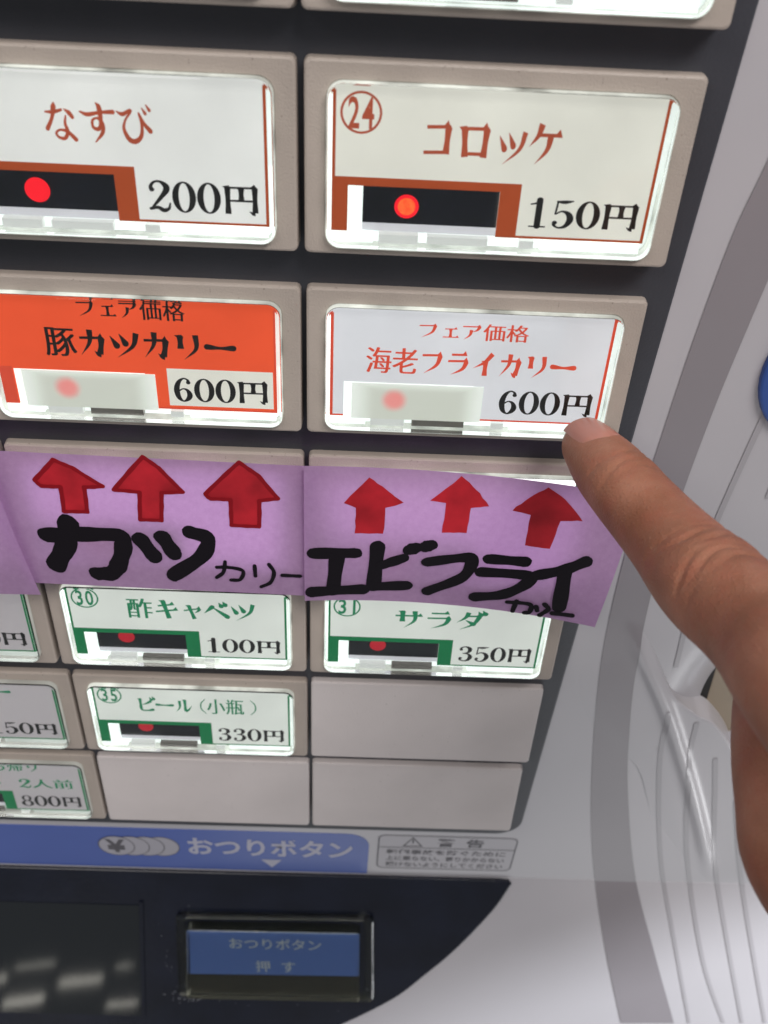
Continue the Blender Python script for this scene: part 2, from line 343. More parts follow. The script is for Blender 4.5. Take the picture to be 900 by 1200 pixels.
def ribbon(mb, pts, ws, z, caps=False):
    n = len(pts); vs = []; fs = []
    for i in range(n):
        a = pts[max(0, i - 1)]; b = pts[min(n - 1, i + 1)]; t = (b - a)
        t = t.normalized() if t.length > 1e-9 else Vector((1, 0)); nn = Vector((-t.y, t.x)) * ws[i] / 2
        p = pts[i]; vs += [(p.x + nn.x, p.y + nn.y, z), (p.x - nn.x, p.y - nn.y, z)]
    for i in range(n - 1): fs.append((2 * i, 2 * i + 1, 2 * i + 3, 2 * i + 2))
    mb.add(vs, fs)
    if caps:
        for q, w_, dz in ((pts[0], ws[0], .0007), (pts[-1], ws[-1], .0011)):
            k = 12; mb.poly([(q.x + math.cos(2 * PI * i / k) * w_ / 2, q.y + math.sin(2 * PI * i / k) * w_ / 2, z + dz * 8) for i in range(k)])
def glyph_strokes(ch, bold=1.0):
    """polygons of a brush glyph in its own box"""
    mb = MB(); z = 0.0
    th, tk = 6.2 * bold, 13.6 * bold
    for st in G[ch]:
        z += .35; k = st[0]
        if k == 'e':
            _, cx, cy, rx, ry, wt, wn = st; n = 28; vs = []; fs = []
            for i in range(n):
                a = 2 * PI * i / n; c, s_ = math.cos(a), math.sin(a)
                vs += [(cx + (rx + wt / 2 * .9) * c, cy + (ry + wn / 2) * s_, z), (cx + (rx - wt / 2) * c, cy + (ry - wn / 2) * s_, z)]
            for i in range(n):
                j = (i + 1) % n; fs.append((2 * i, 2 * i + 1, 2 * j + 1, 2 * j))
            mb.add(vs, fs); continue
        if k == 'w':
            P = crm([p + (0,) if len(p) == 2 else p for p in st[1]], 6)
            ribbon(mb, [Vector((p[0], p[1])) for p in P], [max(2, p[2] * bold) for p in P], z, True); continue
        P = crm(st[1:], 8); n = len(P)
        T = [i / (n - 1) for i in range(n)]
        if k in ('h', 'h0'): ws = [th] * n
        elif k == 'v': ws = [tk * (1 + .12 * math.cos(PI * 2 * t)) for t in T]
        elif k == 'l': ws = [max(1.2, tk * (1 - t ** 1.6)) for t in T]
        elif k == 'r': ws = [2 + (tk * 1.15 - 2) * t ** .8 for t in T]
        elif k == 'd': ws = [2 + (tk * 1.15 - 2) * t for t in T]
        elif k == 'b': ws = [tk * (.75 + .25 * math.cos(PI * 2 * t)) for t in T]
        ribbon(mb, P, ws, z, k in ('d', 'r', 'b'))
        if k == 'h':
            e = P[-1]; mb.poly([(e.x - 15, e.y, z + .1), (e.x - 3, e.y - 11 * bold, z + .1), (e.x + 5, e.y + th / 2, z + .1), (e.x - 10, e.y + th / 2, z + .1)])
        if k == 'v':
            e = P[0]; mb.poly([(e.x - tk * .95, e.y - 1, z + .12), (e.x + tk * .3, e.y - 4, z + .12), (e.x + tk * .62, e.y + 6, z + .12), (e.x - tk * .4, e.y + 7, z + .12)])
    return mb
_font = {}
def glyph_font(ch, off=0.0, shift=0.0):
    key = (ch, off, shift)
    if key in _font: return _font[key]
    c = bpy.data.curves.new('glyph', 'FONT'); c.body = ch; c.size = 1; c.offset = off; c.resolution_u = 3
    o = bpy.data.objects.new('glyph', c); COL.objects.link(o)
    bpy.context.view_layer.update()
    me = bpy.data.meshes.new_from_object(o.evaluated_get(bpy.context.evaluated_depsgraph_get()))
    mb = MB(); vs = [(v.co.x * 100, (.85 - v.co.y) * 105) for v in me.vertices]; fs = [tuple(p.vertices) for p in me.polygons]
    for k, s_ in enumerate((-shift, 0, shift) if shift else (0,)):
        mb.add([(x + s_, y, .3 * k) for x, y in vs], fs)
    bpy.data.objects.remove(o); bpy.data.curves.remove(c); bpy.data.meshes.remove(me)
    _font[key] = mb; return mb
def text(s, x0, x1, y0, y1, z, style='brush', bold=1.0, skew=None):
    """one MB of a line of lettering fitted in the box (mm, y down); result has y up"""
    items = []; pen = 0.0
    for ch in s:
        a = ADV.get(ch, 100)
        if style == 'sans': a = 60 if ch.isdigit() or ch == ' ' else 100
        if ch == ' ': pen += a; continue
        if style == 'brush' and (ch in G or ch in SMALL):
            g = glyph_strokes(SMALL.get(ch, ch), bold)
            if ch in SMALL: g.v = [(8 + x * .82, 16 + y * .84, q) for x, y, q in g.v]; a = 88
        elif style == 'brush': g = glyph_font(ch, -.006 + .008 * (bold - 1), 1.9 * bold)
        else: g = glyph_font(ch, .012 * bold, 0)
        items.append((g, pen)); pen += a
    allv = [(x + p, y) for g, p in items for x, y, q in g.v]
    X0 = min(p[0] for p in allv); X1 = max(p[0] for p in allv); Y0 = min(p[1] for p in allv); Y1 = max(p[1] for p in allv)
    out = MB(); kx = (x1 - x0) / (X1 - X0); ky = (y1 - y0) / (Y1 - Y0)
    for g, p in items:
        out.add([(x0 + (x + p - X0) * kx, -(y0 + (y - Y0) * ky), z + q * .012) for x, y, q in g.v], g.f)
    return out

# ------------------------------------------------------------------ the machine
PU, PV, ZT, ZB, HF = 66.0, 42.26, 1.98, 5.60, 32.98
TAU = math.asin((ZB - ZT) / HF)
machine = thing('ticket_machine', W(0, 470, 0), 'grey and white meal ticket vending machine front with rows of lit menu buttons', 'vending machine')

# --- white front with a hollow under the pointing hand and a raised moulding beside it
LIP = crm([(66, 92), (74, 112), (82, 131), (94, 155), (103, 172.6), (111.8, 182), (119.6, 188), (130, 204.3), (141.7, 236.3), (158, 275), (182, 320)], 16)
def lipdist(u, v):
    best = 1e9; sg = 1; bi = 0; p = Vector((u, v))
    for i in range(len(LIP) - 1):
        a, b = LIP[i], LIP[i + 1]; ab = b - a; t = max(0, min(1, (p - a).dot(ab) / ab.length_squared)); q = a + ab * t; d = (p - q).length
        if d < best: best = d; bi = (i + t) / (len(LIP) - 1); c = ab.x * (p - a).y - ab.y * (p - a).x; sg = 1 if c > 0 else -1
    return best * sg, bi                          # positive: on the moulding side (below and left)
def hbase(u, v):
    g = math.exp(-((u - 127) / 16.5) ** 2 - ((v - 180) / 33) ** 2)
    return -.5 - 13.5 * g
def sm(a, b, x):
    t = max(0, min(1, (x - a) / (b - a))); return t * t * (3 - 2 * t)
HL = crm([(80, 128), (86, 142), (94, 158), (104, 178), (114, 201), (124, 225), (133, 248), (141, 270), (150, 296)], 6)
def hmold(d, s, u=0, v=0):
    f = sm(.12, .42, s) * (1 - sm(.80, 1, s))
    p = Vector((u, v)); bd = 1e9
    for i in range(len(HL) - 1):
        a, ab = HL[i], HL[i + 1] - HL[i]; t = max(0, min(1, (p - a).dot(ab) / ab.length_squared)); q = p - a - ab * t
        if q.length < bd: bd = q.length; sd = q.length * (1 if ab.x * q.y - ab.y * q.x > 0 else -1); tt_ = (i + t) / (len(HL) - 1)
    g = 1.5 * math.exp(-((sd - 2) / 2.4) ** 2) * sm(.04, .3, tt_) * (1 - sm(.80, 1, tt_))
    return -.6 - .5 * (1 - f) * 1 - .6 * sm(20, 29, d) + (.5 * f + g)
b = MB(); nu, nv = 150, 190; u0, u1, v0, v1 = -170, 260, -120, 500
def remap(t, lo, hi, c, k=.55): return lo + (hi - lo) * t
for j in range(nv + 1):
    for i in range(nu + 1):
        u = u0 + (u1 - u0) * i / nu; v = v0 + (v1 - v0) * j / nv
        if abs(v - 291) < 1.7: v = 291
        b.v.append((u, -hbase(u, v), -v))
for j in range(nv):
    for i in range(nu):
        a = j * (nu + 1) + i; b.f.append((a, a + nu + 1, a + nu + 2, a + 1))
fp = tilt(b.mesh('front_panel', smooth=True)); fp.set_sharp_from_angle(angle=math.radians(15)); link('front_panel', fp, M['white'], machine)
b = MB(); ds = [-.05, -.05, 0, .3, .8] + [1.5 + k * .6 for k in range(40)] + [27, 29]; n = len(LIP)
for i in range(n):
    a, c = LIP[max(0, i - 1)], LIP[min(n - 1, i + 1)]; t = (c - a).normalized(); nn = Vector((-t.y, t.x))
    s = i / (n - 1)
    for k, d in enumerate(ds):
        p = LIP[i] + nn * d; h = hmold(d, s, p.x, p.y)
        if k == 0: h = -14
        if 1 <= k < 4: h -= (.5, .25, .08)[k - 1]
        b.v.append((p.x, -h, -p.y))
for i in range(n - 1):
    for k in range(len(ds) - 1):
        a = i * len(ds) + k; b.f.append((a, a + 1, a + len(ds) + 1, a + len(ds)))
link('raised_moulding', tilt(b.mesh('raised_moulding', smooth=True, fix=False)), M['white'], machine)

def hs(u, v):                                   # height of the visible surface, for print laid on it
    d, s = lipdist(u, v); h = hbase(u, v)
    if 0 < d < 29: h = max(h, hmold(d, s, u, v))
    return h
def crisp(me):
    me.set_sharp_from_angle(angle=math.radians(13)); return me
def printed(name, left, right, mt, n=110, lift=.22):
    A = crm(left, 12); B = crm(right, 12) if right else None
    b = MB(); 
    def samp(L, t):
        x = t * (len(L) - 1); i = min(int(x), len(L) - 2); return L[i].lerp(L[i + 1], x - i)
    K = 8 if right and (A[0] - B[0]).length > 4 else 2
    for i in range(n * 2 + 1):
        t = i / (n * 2); p = samp(A, t); q = samp(B, t)
        for k in range(K + 1):
            r = p.lerp(q, k / K); b.v.append((r.x, -(hs(r.x, r.y) + lift), -r.y))
    for i in range(n * 2):
        for k in range(K): a = i * (K + 1) + k; b.f.append((a, a + 1, a + K + 2, a + K + 1))
    for k in range(K + 1):
        i = min(range(n * 2 + 1), key=lambda i: abs(-b.v[i * (K + 1) + k][2] - 291)); q = b.v[i * (K + 1) + k]
        if abs(-q[2] - 291) < 4: b.v[i * (K + 1) + k] = (q[0], q[1], -291)
    return link(name, crisp(tilt(b.mesh(name, smooth=True, fix=False))), mt, machine)
SL = [(85, -30), (81.6, 3), (79.9, 16), (78.2, 28.7), (77.2, 49.2), (76.8, 69.7), (76.7, 97.4), (77.2, 124.3), (79.4, 155.9), (83.7, 189), (92.2, 239.2), (103, 288.9), (119, 350.3), (144.5, 439.4)]
SR = [(95, -30), (91, 3), (89, 18), (88, 30), (86.8, 50), (85.9, 70), (85.6, 97), (86.5, 127), (89.1, 155.3), (93.5, 186), (102.5, 230), (117.8, 288), (138.4, 349), (169.3, 437.7)]
printed('printed_stripe', SL, SR, M['stripe'])
def thinline(P, w_):
    P = [Vector(p) for p in P]; A = []; B = []
    for i, p in enumerate(P):
        t = (P[min(len(P) - 1, i + 1)] - P[max(0, i - 1)]).normalized(); nn = Vector((-t.y, t.x)) * w_ / 2
        A.append(tuple(p - nn)); B.append(tuple(p + nn))
    printed('printed_line', A, B, M['line'])
thinline([(98, 40), (97.1, 68.6), (96.2, 91), (96, 108), (98, 135), (100.6, 158), (101, 161)], 1.35)
thinline([(103, 179), (108.3, 211.5), (123.9, 274.1), (144.9, 340), (176.5, 437.2)], 1.35)
thinline([(106, 40), (105, 68), (105.4, 94.6)], 1.35)
thinline([(113.2, 186), (117.2, 211), (133.2, 273.5), (163.9, 365.4), (192.4, 436.1)], 1.5)
thinline([(124, 205), (128.3, 220.7), (142.8, 272.9), (163, 330.5), (201.1, 435.5)], 1.5)
thinline([(138, 230), (139.5, 236), (156.1, 285.7), (185.2, 364), (211.8, 434.8)], 1.5)
# khaki plate and dark slot in the hollow
q = [at(x, y, -8.6)[:2] for x, y in ((845, 762), (824, 833), (840, 870), (900, 960), (960, 860), (930, 740))]
link('khaki_plate', front(q, -13, -8.6, .4).mesh('khaki_plate'), M['khaki'], machine)
q = [at(x, y, -9)[:2] for x, y in ((835, 762), (815, 829), (829, 836), (848, 765))]
link('dark_slot', front(q, -13, -8.75).mesh('dark_slot'), M['groove'], machine)
b = MB(); b.prism([(106.4 + 13.6 * math.cos(2 * PI * i / 40), 58 + 17.5 * math.sin(2 * PI * i / 40)) for i in range(40)], -2, .9, .6)
b.v = [(x, -z, -y) for x, y, z in b.v]
link('blue_emblem', b.mesh('blue_emblem'), M['bluedisc'], machine)
# seam across the white front
b = front([(71, 290.4), (240, 290.2), (240, 290.75), (71, 291.0)], -1.2, -.40)
link('panel_seam', b.mesh('panel_seam'), mat('pale_seam', (.56, .54, .57), .6), machine)

# --- dark bezel behind the buttons
bz = rr(-175, -130, 70.7, 257.2, 1, 8, rs=(1, 1, 9, 1))
link('button_bezel', front(bz, -2, 0, .5).mesh('button_bezel'), M['bezel'], machine)

# --- button meshes (local: x right, y up in the face, z out of it)
def L3(pts, z): return [(x, -y, z) for x, y in pts]
OPEN = rr(4.2, 3.2, 61.8, 31.4, 2.7)
def housing(opening=True, name='housing'):
    b = MB(); g = .52
    back = rr(g - .1, -.1, 66 - g + .1, HF + 1.25, 1.1); o0 = rr(g, 0, 66 - g, HF, 1.1); o1 = rr(g + .15, .15, 66 - g - .15, HF - .15, 1.0); o2 = rr(g + .5, .5, 66 - g - .5, HF - .5, .9)
    if opening:
        loops = [L3(back, -6.5), L3(o0, -.5), L3(o1, -.15), L3(o2, 0), L3(rr(4.0, 3.0, 62.0, 31.6, 2.8), 0), L3(OPEN, -.2), L3(OPEN, -3.6)]
        b.bridge(loops)
    else:
        b.bridge([L3(back, -6.5), L3(o0, -.5), L3(o1, -.15), L3(o2, 0)], False, True)
    me = b.mesh(name, fix=True)
    return me
HOUSE = housing(); BLANK = housing(False, 'blank_plate')
b = MB(); cx = rr(4.4, 3.4, 61.6, 31.2, 2.5)
b.bridge([L3(cx, -1.0), L3(cx, 1.15), L3(inset(cx, .12), 1.4), L3(inset(cx, .4), 1.52)], True, True); COVER = b.mesh('cover')
b = MB(); t_ = rr(4.3, 3.3, 61.7, 31.3, 2.6)
up = [p for p in t_ if p[1] < 15]; lo = [p for p in t_ if p[1] > 15]
b.poly(L3([(4.3, 18)] + up + [(61.7, 18)], -1.86)); b.poly(L3([(61.7, 18)] + lo + [(4.3, 18)], -3.3))
b.poly([(4.3, -18, -1.86), (61.7, -18, -1.86), (61.7, -18, -3.3), (4.3, -18, -3.3)]); TRAY = b.mesh('light_tray', fix=False)
def strip(name, rects, z0, z1):
    b = MB()
    for (x0, y0, x1, y1) in rects: b.prism([(x0, -y0), (x0, -y1), (x1, -y1), (x1, -y0)], z0, z1)
    return b.mesh(name)
def card_mesh(cut=True):
    P = [(5.2, 3.8), (60.5, 3.8), (60.5, 28.7), (34.2, 28.7), (34.2, 20.5), (8, 20.5), (8, 28.7), (5.2, 28.7)] if cut else [(5.2, 3.8), (60.5, 3.8), (60.5, 28.7), (5.2, 28.7)]
    b = MB(); b.prism([(x, -y) for x, y in P], -1.55, -1.3); return b.mesh('label_card')
CARD = card_mesh()
ZP = -1.27
def flat(rects, z=ZP):
    b = MB()
    for (x0, y0, x1, y1) in rects: b.poly([(x0, -y0, z), (x0, -y1, z), (x1, -y1, z), (x1, -y0, z)])
    return b
BORDER = [flat([(5.2, 3.8, 5.75, 19.0), (5.75, 3.8, 59.95, 4.2), (59.95, 3.8, 60.5, 28.7), (37.8, 28.25, 59.95, 28.7),
               (5.2, 19.0, 37.8, 20.5), (5.2, 20.5, 8.0, 28.7), (34.2, 20.5, 37.8, 28.7)]).mesh('printed_frame', fix=False)]
BORDER2 = [flat(q_).mesh('printed_frame', fix=False) for q_ in ([(5.2, 3.8, 5.8, 28.7), (5.8, 28.3, 8, 28.7)], [(59.9, 3.8, 60.5, 28.7), (34.2, 28.3, 59.9, 28.7)])]
BORDER3 = [flat(q_).mesh('printed_frame', fix=False) for q_ in ([(34.2, 28.3, 60.5, 28.7), (60.1, 3.8, 60.5, 28.3)], [(5.2, 20.0, 7.8, 28.7)])]
WIN = strip('led_window', [(10.6, 18.5, 34.6, 27.7)], -3.2, -3.0)
BASE = strip('window_base', [(10.6, 27.75, 34.6, 29.2), ], -3.25, -2.95)
PLATE = strip('paper_slip', [(9.6, 20.6, 36.2, 29.0)], -1.25, -1.05)
CLIPA = [strip('clip', [q_], -2.8, -1.2) for q_ in ((13.6, 29.1, 20.6, 30.7), (38.6, 29.2, 41.2, 30.6))]
CLIPB = strip('clip', [(22.2, 29.2, 33.0, 30.6)], -2.8, -1.3)
GUIDE = [strip('light_guide', [q_], -2.9, -1.7) for q_ in ((42.5, 29.05, 60.2, 30.9), (5.2, 29.1, 12.6, 30.9))]
RIM = MB(); RIM.bridge([L3(inset(cx, -.10), -3.2), L3(inset(cx, -.10), 1.15)]); RIM = RIM.mesh('edge_glow_band', fix=False)  # added band round the cover; its emission stands in for edge light
def disc(name, x, y, r, z, n=28, r0=0):
    b = MB()
    if r0: b.bridge([[(x + r * math.cos(2 * PI * i / n), -y + r * math.sin(2 * PI * i / n), z) for i in range(n)], [(x + r0 * math.cos(2 * PI * i / n), -y + r0 * math.sin(2 * PI * i / n), z) for i in range(n)]])
    else: b.poly([(x + r * math.cos(2 * PI * i / n), -y + r * math.sin(2 * PI * i / n), z) for i in range(n)])
    return b
LED = disc('led', 18.3, 24.5, 2.15, -2.9).mesh('led', fix=False)
LEDSIDE = disc('led', 20.2, 24.4, 2.2, -2.9).mesh('led', fix=False)
LEDLOW = disc('led', 18.3, 23.5, 2.15, -2.9).mesh('led', fix=False)
LEDC = disc('led_core', 18.3, 24.5, 1.55, -2.87).mesh('led_core', fix=False)
price_cache = {}
def matrix(k, c, dx=0, dz=0, rz=0):
    th = PI / 2 - TAU
    return Matrix.Translation(W(c * PU + dx, k * PV + (1.3 if k == -1 else 0), ZT + dz)) @ Matrix.Rotation(th, 4, 'X') @ Matrix.Rotation(rz, 4, 'Z')
def button(k, c, label, card='card_white', frame='brown', kind='frame', lamp='led', number=None, names=(), price=None, ink='browntext', guide='guide'):
    rnd = random.Random(k * 10 + c)
    o = link('menu_button', HOUSE, M['beige'], machine, matrix(k, c, rnd.uniform(-.12, .12), rnd.uniform(-.15, .15), rnd.uniform(-.0015, .0015)), label=label)
    def sub(n, me, mt):
        if me.materials and me.materials[0] != M[mt]: me = me.copy(); me.materials.clear()
        return link(n, me, M[mt], o)
    sub('light_tray', TRAY, guide)
    for g_ in GUIDE: sub('light_guide', g_, guide)
    sub('edge_glow_band', RIM, 'rim' if guide == 'guide' else 'rimdim')
    if kind == 'slip' and card == 'card_red':
        pass
    sub('label_card', CARD, card)
    for g_ in {'frame': BORDER, 'slip': BORDER2, 'red': BORDER3}[kind]: sub('printed_frame', g_, frame)
    for g_ in CLIPA: sub('clip', g_, 'clip')
    sub('clip', CLIPB, 'clipdark' if (k > 2 or kind != 'frame') else 'clip')
    if kind == 'frame':
        sub('led_window', WIN, 'window'); sub('window_base', BASE, 'base')
        sub('led', LEDSIDE if (k, c) == (0, -1) else (LED if k < 3 else LEDLOW), lamp)
        if lamp == 'led' and (k, c) == (0, 0): sub('led_core', LEDC, 'ledcore')
    else: sub('paper_slip', PLATE, 'glow')
    if price:
        box = (39.7, 58.7, 21.1, 26.8)
        if kind == 'red':
            sub('price_patch', flat([(38.6, 19.1, 59.8, 27.8)], ZP).mesh('price_patch', fix=False), 'card_warm')
        sub('price', text(price, *box, ZP + .05, bold=1.0).mesh('price', fix=False), 'blacktext')
    if number:
        sub('number_ring', disc('ring', 9.9, 8.3, 3.45, ZP + .03, 32, 3.05).mesh('number_ring', fix=False), ink)
        sub('number', text(number, 7.75, 12.05, 5.75, 10.9, ZP + .03, 'sans', 1.5).mesh('number', fix=False), ink)
    for nm, x0, x1, y0, y1, inkn, bold in names:
        sub('item_name', text(nm, x0, x1, y0, y1, ZP + .04, bold=bold).mesh('item_name', fix=False), inkn)
    sub('clear_cover', COVER, 'acrylic')
    return o
# top row, only its lower edge is in view
for c, lb in ((0, 'menu button cut off at the top right of the photo'), (-1, 'menu button cut off at the top of the photo, left of the gap')):
    button(-1, c, lb, 'card_cool', 'redtext', 'slip')
button(-1, -2, 'menu button at the top left corner', 'card_cool', 'redtext', 'slip')
button(0, -1, 'lit menu button reading なすび 200円 with a plain red lamp', 'card_white', 'brown', names=[('なすび', 23.9, 41.6, 8.6, 15.2, 'browntext', 1.15)], price='200円')
button(0, 0, 'lit menu button number 24 reading コロッケ 150円', 'card_warm', 'brown', number='24', names=[('コロッケ', 20.5, 43.5, 8.6, 15.7, 'browntext', 1.2)], price='150円')
button(1, -1, 'orange red lit menu button reading 豚カツカリー 600円', 'card_red', 'redtext', 'red', names=[('フェア価格', 22.6, 43.2, 4.4, 8.5, 'blacktext', 1.1), ('豚カツカリー', 15.3, 52.8, 10.9, 17.2, 'blacktext', 1.35)], price='600円')
button(1, 0, 'lit menu button reading 海老フライカリー 600円 beside the fingertip', 'card_cool', 'redtext', 'slip', names=[('フェア価格', 22.4, 43.8, 6.4, 10.1, 'redtext', 1.1), ('海老フライカリー', 12.3, 54.2, 12.4, 18.2, 'redtext', 1.3)], price='600円')
button(0, -2, 'menu button left of the photo edge', 'card_cool', 'brown', price='200円')
button(1, -2, 'menu button at the left photo edge', 'card_cool', 'redtext', 'slip', price='600円')
button(2, -1, 'lit menu button behind the purple note with the thick marker writing', 'card_boosted', 'green')
button(2, 0, 'lit menu button behind the purple note next to the finger', 'card_boosted', 'green')
button(2, -2, 'menu button behind the leftmost purple note', 'card_boosted', 'green')
button(3, -2, 'menu button under the leftmost purple note, only 円 showing', 'card_unlit', 'green', price='100円', lamp='leddim', guide='guidedim')
button(3, -1, 'green printed menu button number 30 reading 酢キャベツ 100円', 'card_green', 'green', number='30', names=[('酢キャベツ', 20.2, 52.6, 7.9, 14.8, 'greentext', 1.25)], price='100円', ink='greentext', lamp='leddim')
button(3, 0, 'green printed menu button number 31 reading サラダ 350円', 'card_green', 'green', number='31', names=[('サラダ', 22.3, 45.9, 8.0, 15.0, 'greentext', 1.2)], price='350円', ink='greentext', lamp='leddim')
button(4, -2, 'unlit menu button reading 150円 at the left photo edge', 'card_unlit', 'green', names=[('ー', 42, 48.4, 7.6, 8.8, 'greentext', 1.0)], price='150円', lamp='leddim', guide='guidedim')
button(4, -1, 'green printed menu button number 35 reading ビール(小瓶) 330円', 'card_green', 'green', number='35', names=[('ビール(小瓶)', 17.6, 51, 8.2, 15.0, 'greentext', 1.1)], price='330円', ink='greentext', lamp='leddim')
button(5, -2, 'unlit menu button reading 2人前 800円 in the lowest row', 'card_unlit', 'green', names=[('ち帰り', 33.5, 47.5, 4.4, 8.8, 'greentext', 1.1), ('ー', 29, 35, 14.6, 15.4, 'greentext', 1.0), ('2人前', 40.5, 57.5, 12.6, 17.2, 'greentext', 1.1)], price='800円', lamp='leddim', guide='guidedim')
for k, c, lb in ((4, 0, 'blank cover plate below the サラダ button'), (5, -1, 'blank cover plate below the ビール button'), (5, 0, 'blank cover plate at the lower right corner of the bezel')):
    rnd = random.Random(k + c * 3)
    link('blank_plate', BLANK, M['blank'], machine, matrix(k, c, rnd.uniform(-.1, .1), rnd.uniform(-.1, .1)), label=lb)

# --- blue strip, its lettering and the warning label
H0 = -.5
def fmesh(mb, name, h, fix=False, smooth=False):   # x, y(up), z(mm) lettering laid on the front plane
    mb.v = [(x, -(h + z), y) for x, y, z in mb.v]; return mb.mesh(name, fix=fix)
def tmesh(*a): return tilt(fmesh(*a))
bar = link('blue_strip', front(rr(-176, 260.8, 19.8, 290.3, 1, 8, rs=(1, 8, .3, 1)), H0 - 1, H0 + .12).mesh('blue_strip'), M['blue'], machine)
link('change_lettering', fmesh(text('おつりボタン', -43.6, 14.2, 266.3, 278.9, 0, 'sans', 2.4), 'change_lettering', H0 + .2), M['paleprint'], bar)
b = MB(); b.poly([(-18.3, -281.4, 0), (-14.6, -287.3, 0), (-10.9, -281.4, 0)])
link('arrow_mark', fmesh(b, 'arrow_mark', H0 + .2), M['paleprint'], bar)
b = MB(); b2 = MB()
for i in range(4):
    x = -50.6 - i * 5.9 if False else -52.9 - 5.2 * (i); zz = i * .05
    for tgt, r, dz in ((b2, 7.1, .0), (b, 6.7, .02)):
        tgt.poly([(x + r * .9 * math.cos(2 * PI * t / 32), -273.8 + r * math.sin(2 * PI * t / 32), zz + dz) for t in range(32)])
link('coin_outline', fmesh(b2, 'coin_outline', H0 + .16), M['greyprint'], bar)
link('coin_mark', fmesh(b, 'coin_mark', H0 + .16), mat('coin_print', (.40, .39, .44), .4), bar)
link('yen_mark', fmesh(text('¥', -72.2, -65.2, 268.9, 278.6, 0, 'sans', 2.6), 'yen_mark', H0 + .36), M['greyprint'], bar)
st = link('warning_label', front(rr(22.6, 260.3, 71.6, 285.7, 3), H0 - 1, H0 + .1).mesh('warning_label'), M['stickerbg'], machine, label='grey warning label reading 警告 beside the blue strip')
b = MB(); o = rr(22.9, 260.6, 71.3, 285.4, 2.8); b.bridge([[(x, -y, 0) for x, y in o], [(x, -y, 0) for x, y in inset(o, .45)]])
b.poly([(23.2, -269.2, .02), (23.2, -269.6, .02), (71, -269.6, .02), (71, -269.2, .02)])
tri = [(31.4, 268.4), (34.9, 261.6), (38.6, 268.4)]; b.bridge([[(x, -y, .02) for x, y in tri], [(x, -y, .02) for x, y in inset(tri, .5)]])
b.poly([(34.6, -263.6, .03), (34.8, -266.3, .03), (35.2, -266.3, .03), (35.4, -263.6, .03)])
link('label_lines', fmesh(b, 'label_lines', H0 + .16), M['greyprint'], st)
link('label_heading', fmesh(text('警', 43.4, 49.6, 262.3, 268.3, 0, 'sans', 2.5), 'label_heading', H0 + .16), M['greyprint'], st)
link('label_heading', fmesh(text('告', 53.6, 59.8, 262.3, 268.3, 0, 'sans', 2.5), 'label_heading', H0 + .16), M['greyprint'], st)
for s_, y in (('転倒事故を防ぐために', 270.8), ('上に乗らない、寄りかからない', 275.6), ('傾けないようにしてください', 280.3)):
    link('label_text', fmesh(text(s_, 26, 68.2, y, y + 3.6, 0, 'sans', 1.6), 'label_text', H0 + .16), M['greyprint'], st)

# --- black lower fascia with display and change button
curve = crm([(73.2, 294.5), (70.2, 312.8), (65.2, 332.7), (57.4, 358.7), (48.5, 382.4), (35.4, 413.5), (12.6, 448.5), (-12, 480)], 6)
P = [(-176, 291.3), (68, 291.3), (71.8, 291.8)] + [tuple(p) for p in curve] + [(-176, 480)]
fascia = link('black_fascia', tilt(front(P, -2, .6, .7).mesh('black_fascia')), M['black'], machine)
dm = front([(-190, 320.6), (-66.2, 320.6), (-80.6, 441), (-190, 441)], .62, .9)
link('display_glass', tilt(dm.mesh('display_glass')), M['glassblack'], machine)
b = front([(-66, 317), (-64.4, 317), (-78.8, 441), (-80.4, 441)], .3, 1.3); link('display_edge', tilt(b.mesh('display_edge')), M['black'], machine)
def quad(a, b_, c, d, r, n=6):
    P = [Vector(p) for p in (a, b_, c, d)]; out = []
    for i in range(4):
        p = P[i]; e0 = (P[i - 1] - p).normalized() * r; e1 = (P[(i + 1) % 4] - p).normalized() * r
        for k in range(n + 1):
            t = k / n; q_ = (p + e0) * (1 - t) ** 2 + p * 2 * t * (1 - t) + (p + e1) * t * t; out.append((q_.x, q_.y))
    return out
fr = MB(); o0 = quad((-52.6, 325.3), (23.4, 323.6), (26.6, 412.5), (-60, 410.5), 4); 
fr.bridge([L3(o0, .3), L3(o0, 2.0), L3(inset(o0, .6), 2.5), L3(inset(o0, 3.0), 2.5), L3(inset(o0, 3.6), 1.9), L3(inset(o0, 3.6), .3)])
fr.v = [(x, -z, y) for x, y, z in fr.v]
cb = link('change_button', tilt(fr.mesh('change_button')), M['oldacrylic'], machine, label='clear change return button with a blue card reading おつりボタン 押す')
sc_ = quad((-49, 333.5), (18.4, 332.5), (20.2, 406), (-55.6, 406.6), 2)
body = front(sc_, .7, 5.2, .8); link('clear_cap', tilt(body.mesh('clear_cap')), M['oldacrylic'], cb)
link('blue_card', tilt(front([(-48.6, 336.8), (17.9, 335.6), (18.6, 381.8), (-52.4, 383.6)], .62, .66).mesh('blue_card')), M['bluebtn'], cb)
link('button_base', tilt(front([(-52.6, 384), (18.6, 382.2), (19.2, 405), (-54.6, 405.8)], .62, .66).mesh('button_base')), M['brownbase'], cb)
link('button_lettering', tmesh(text('おつりボタン', -33.8, 3.2, 345.2, 355.5, 0, 'sans', .8), 'button_lettering', .68), M['cardprint'], cb)
link('button_lettering', tmesh(text('押 す', -24.2, -7.6, 367.5, 379.5, 0, 'sans', .8), 'button_lettering', .68), M['cardprint'], cb)
rnd = random.Random(3); b = MB()
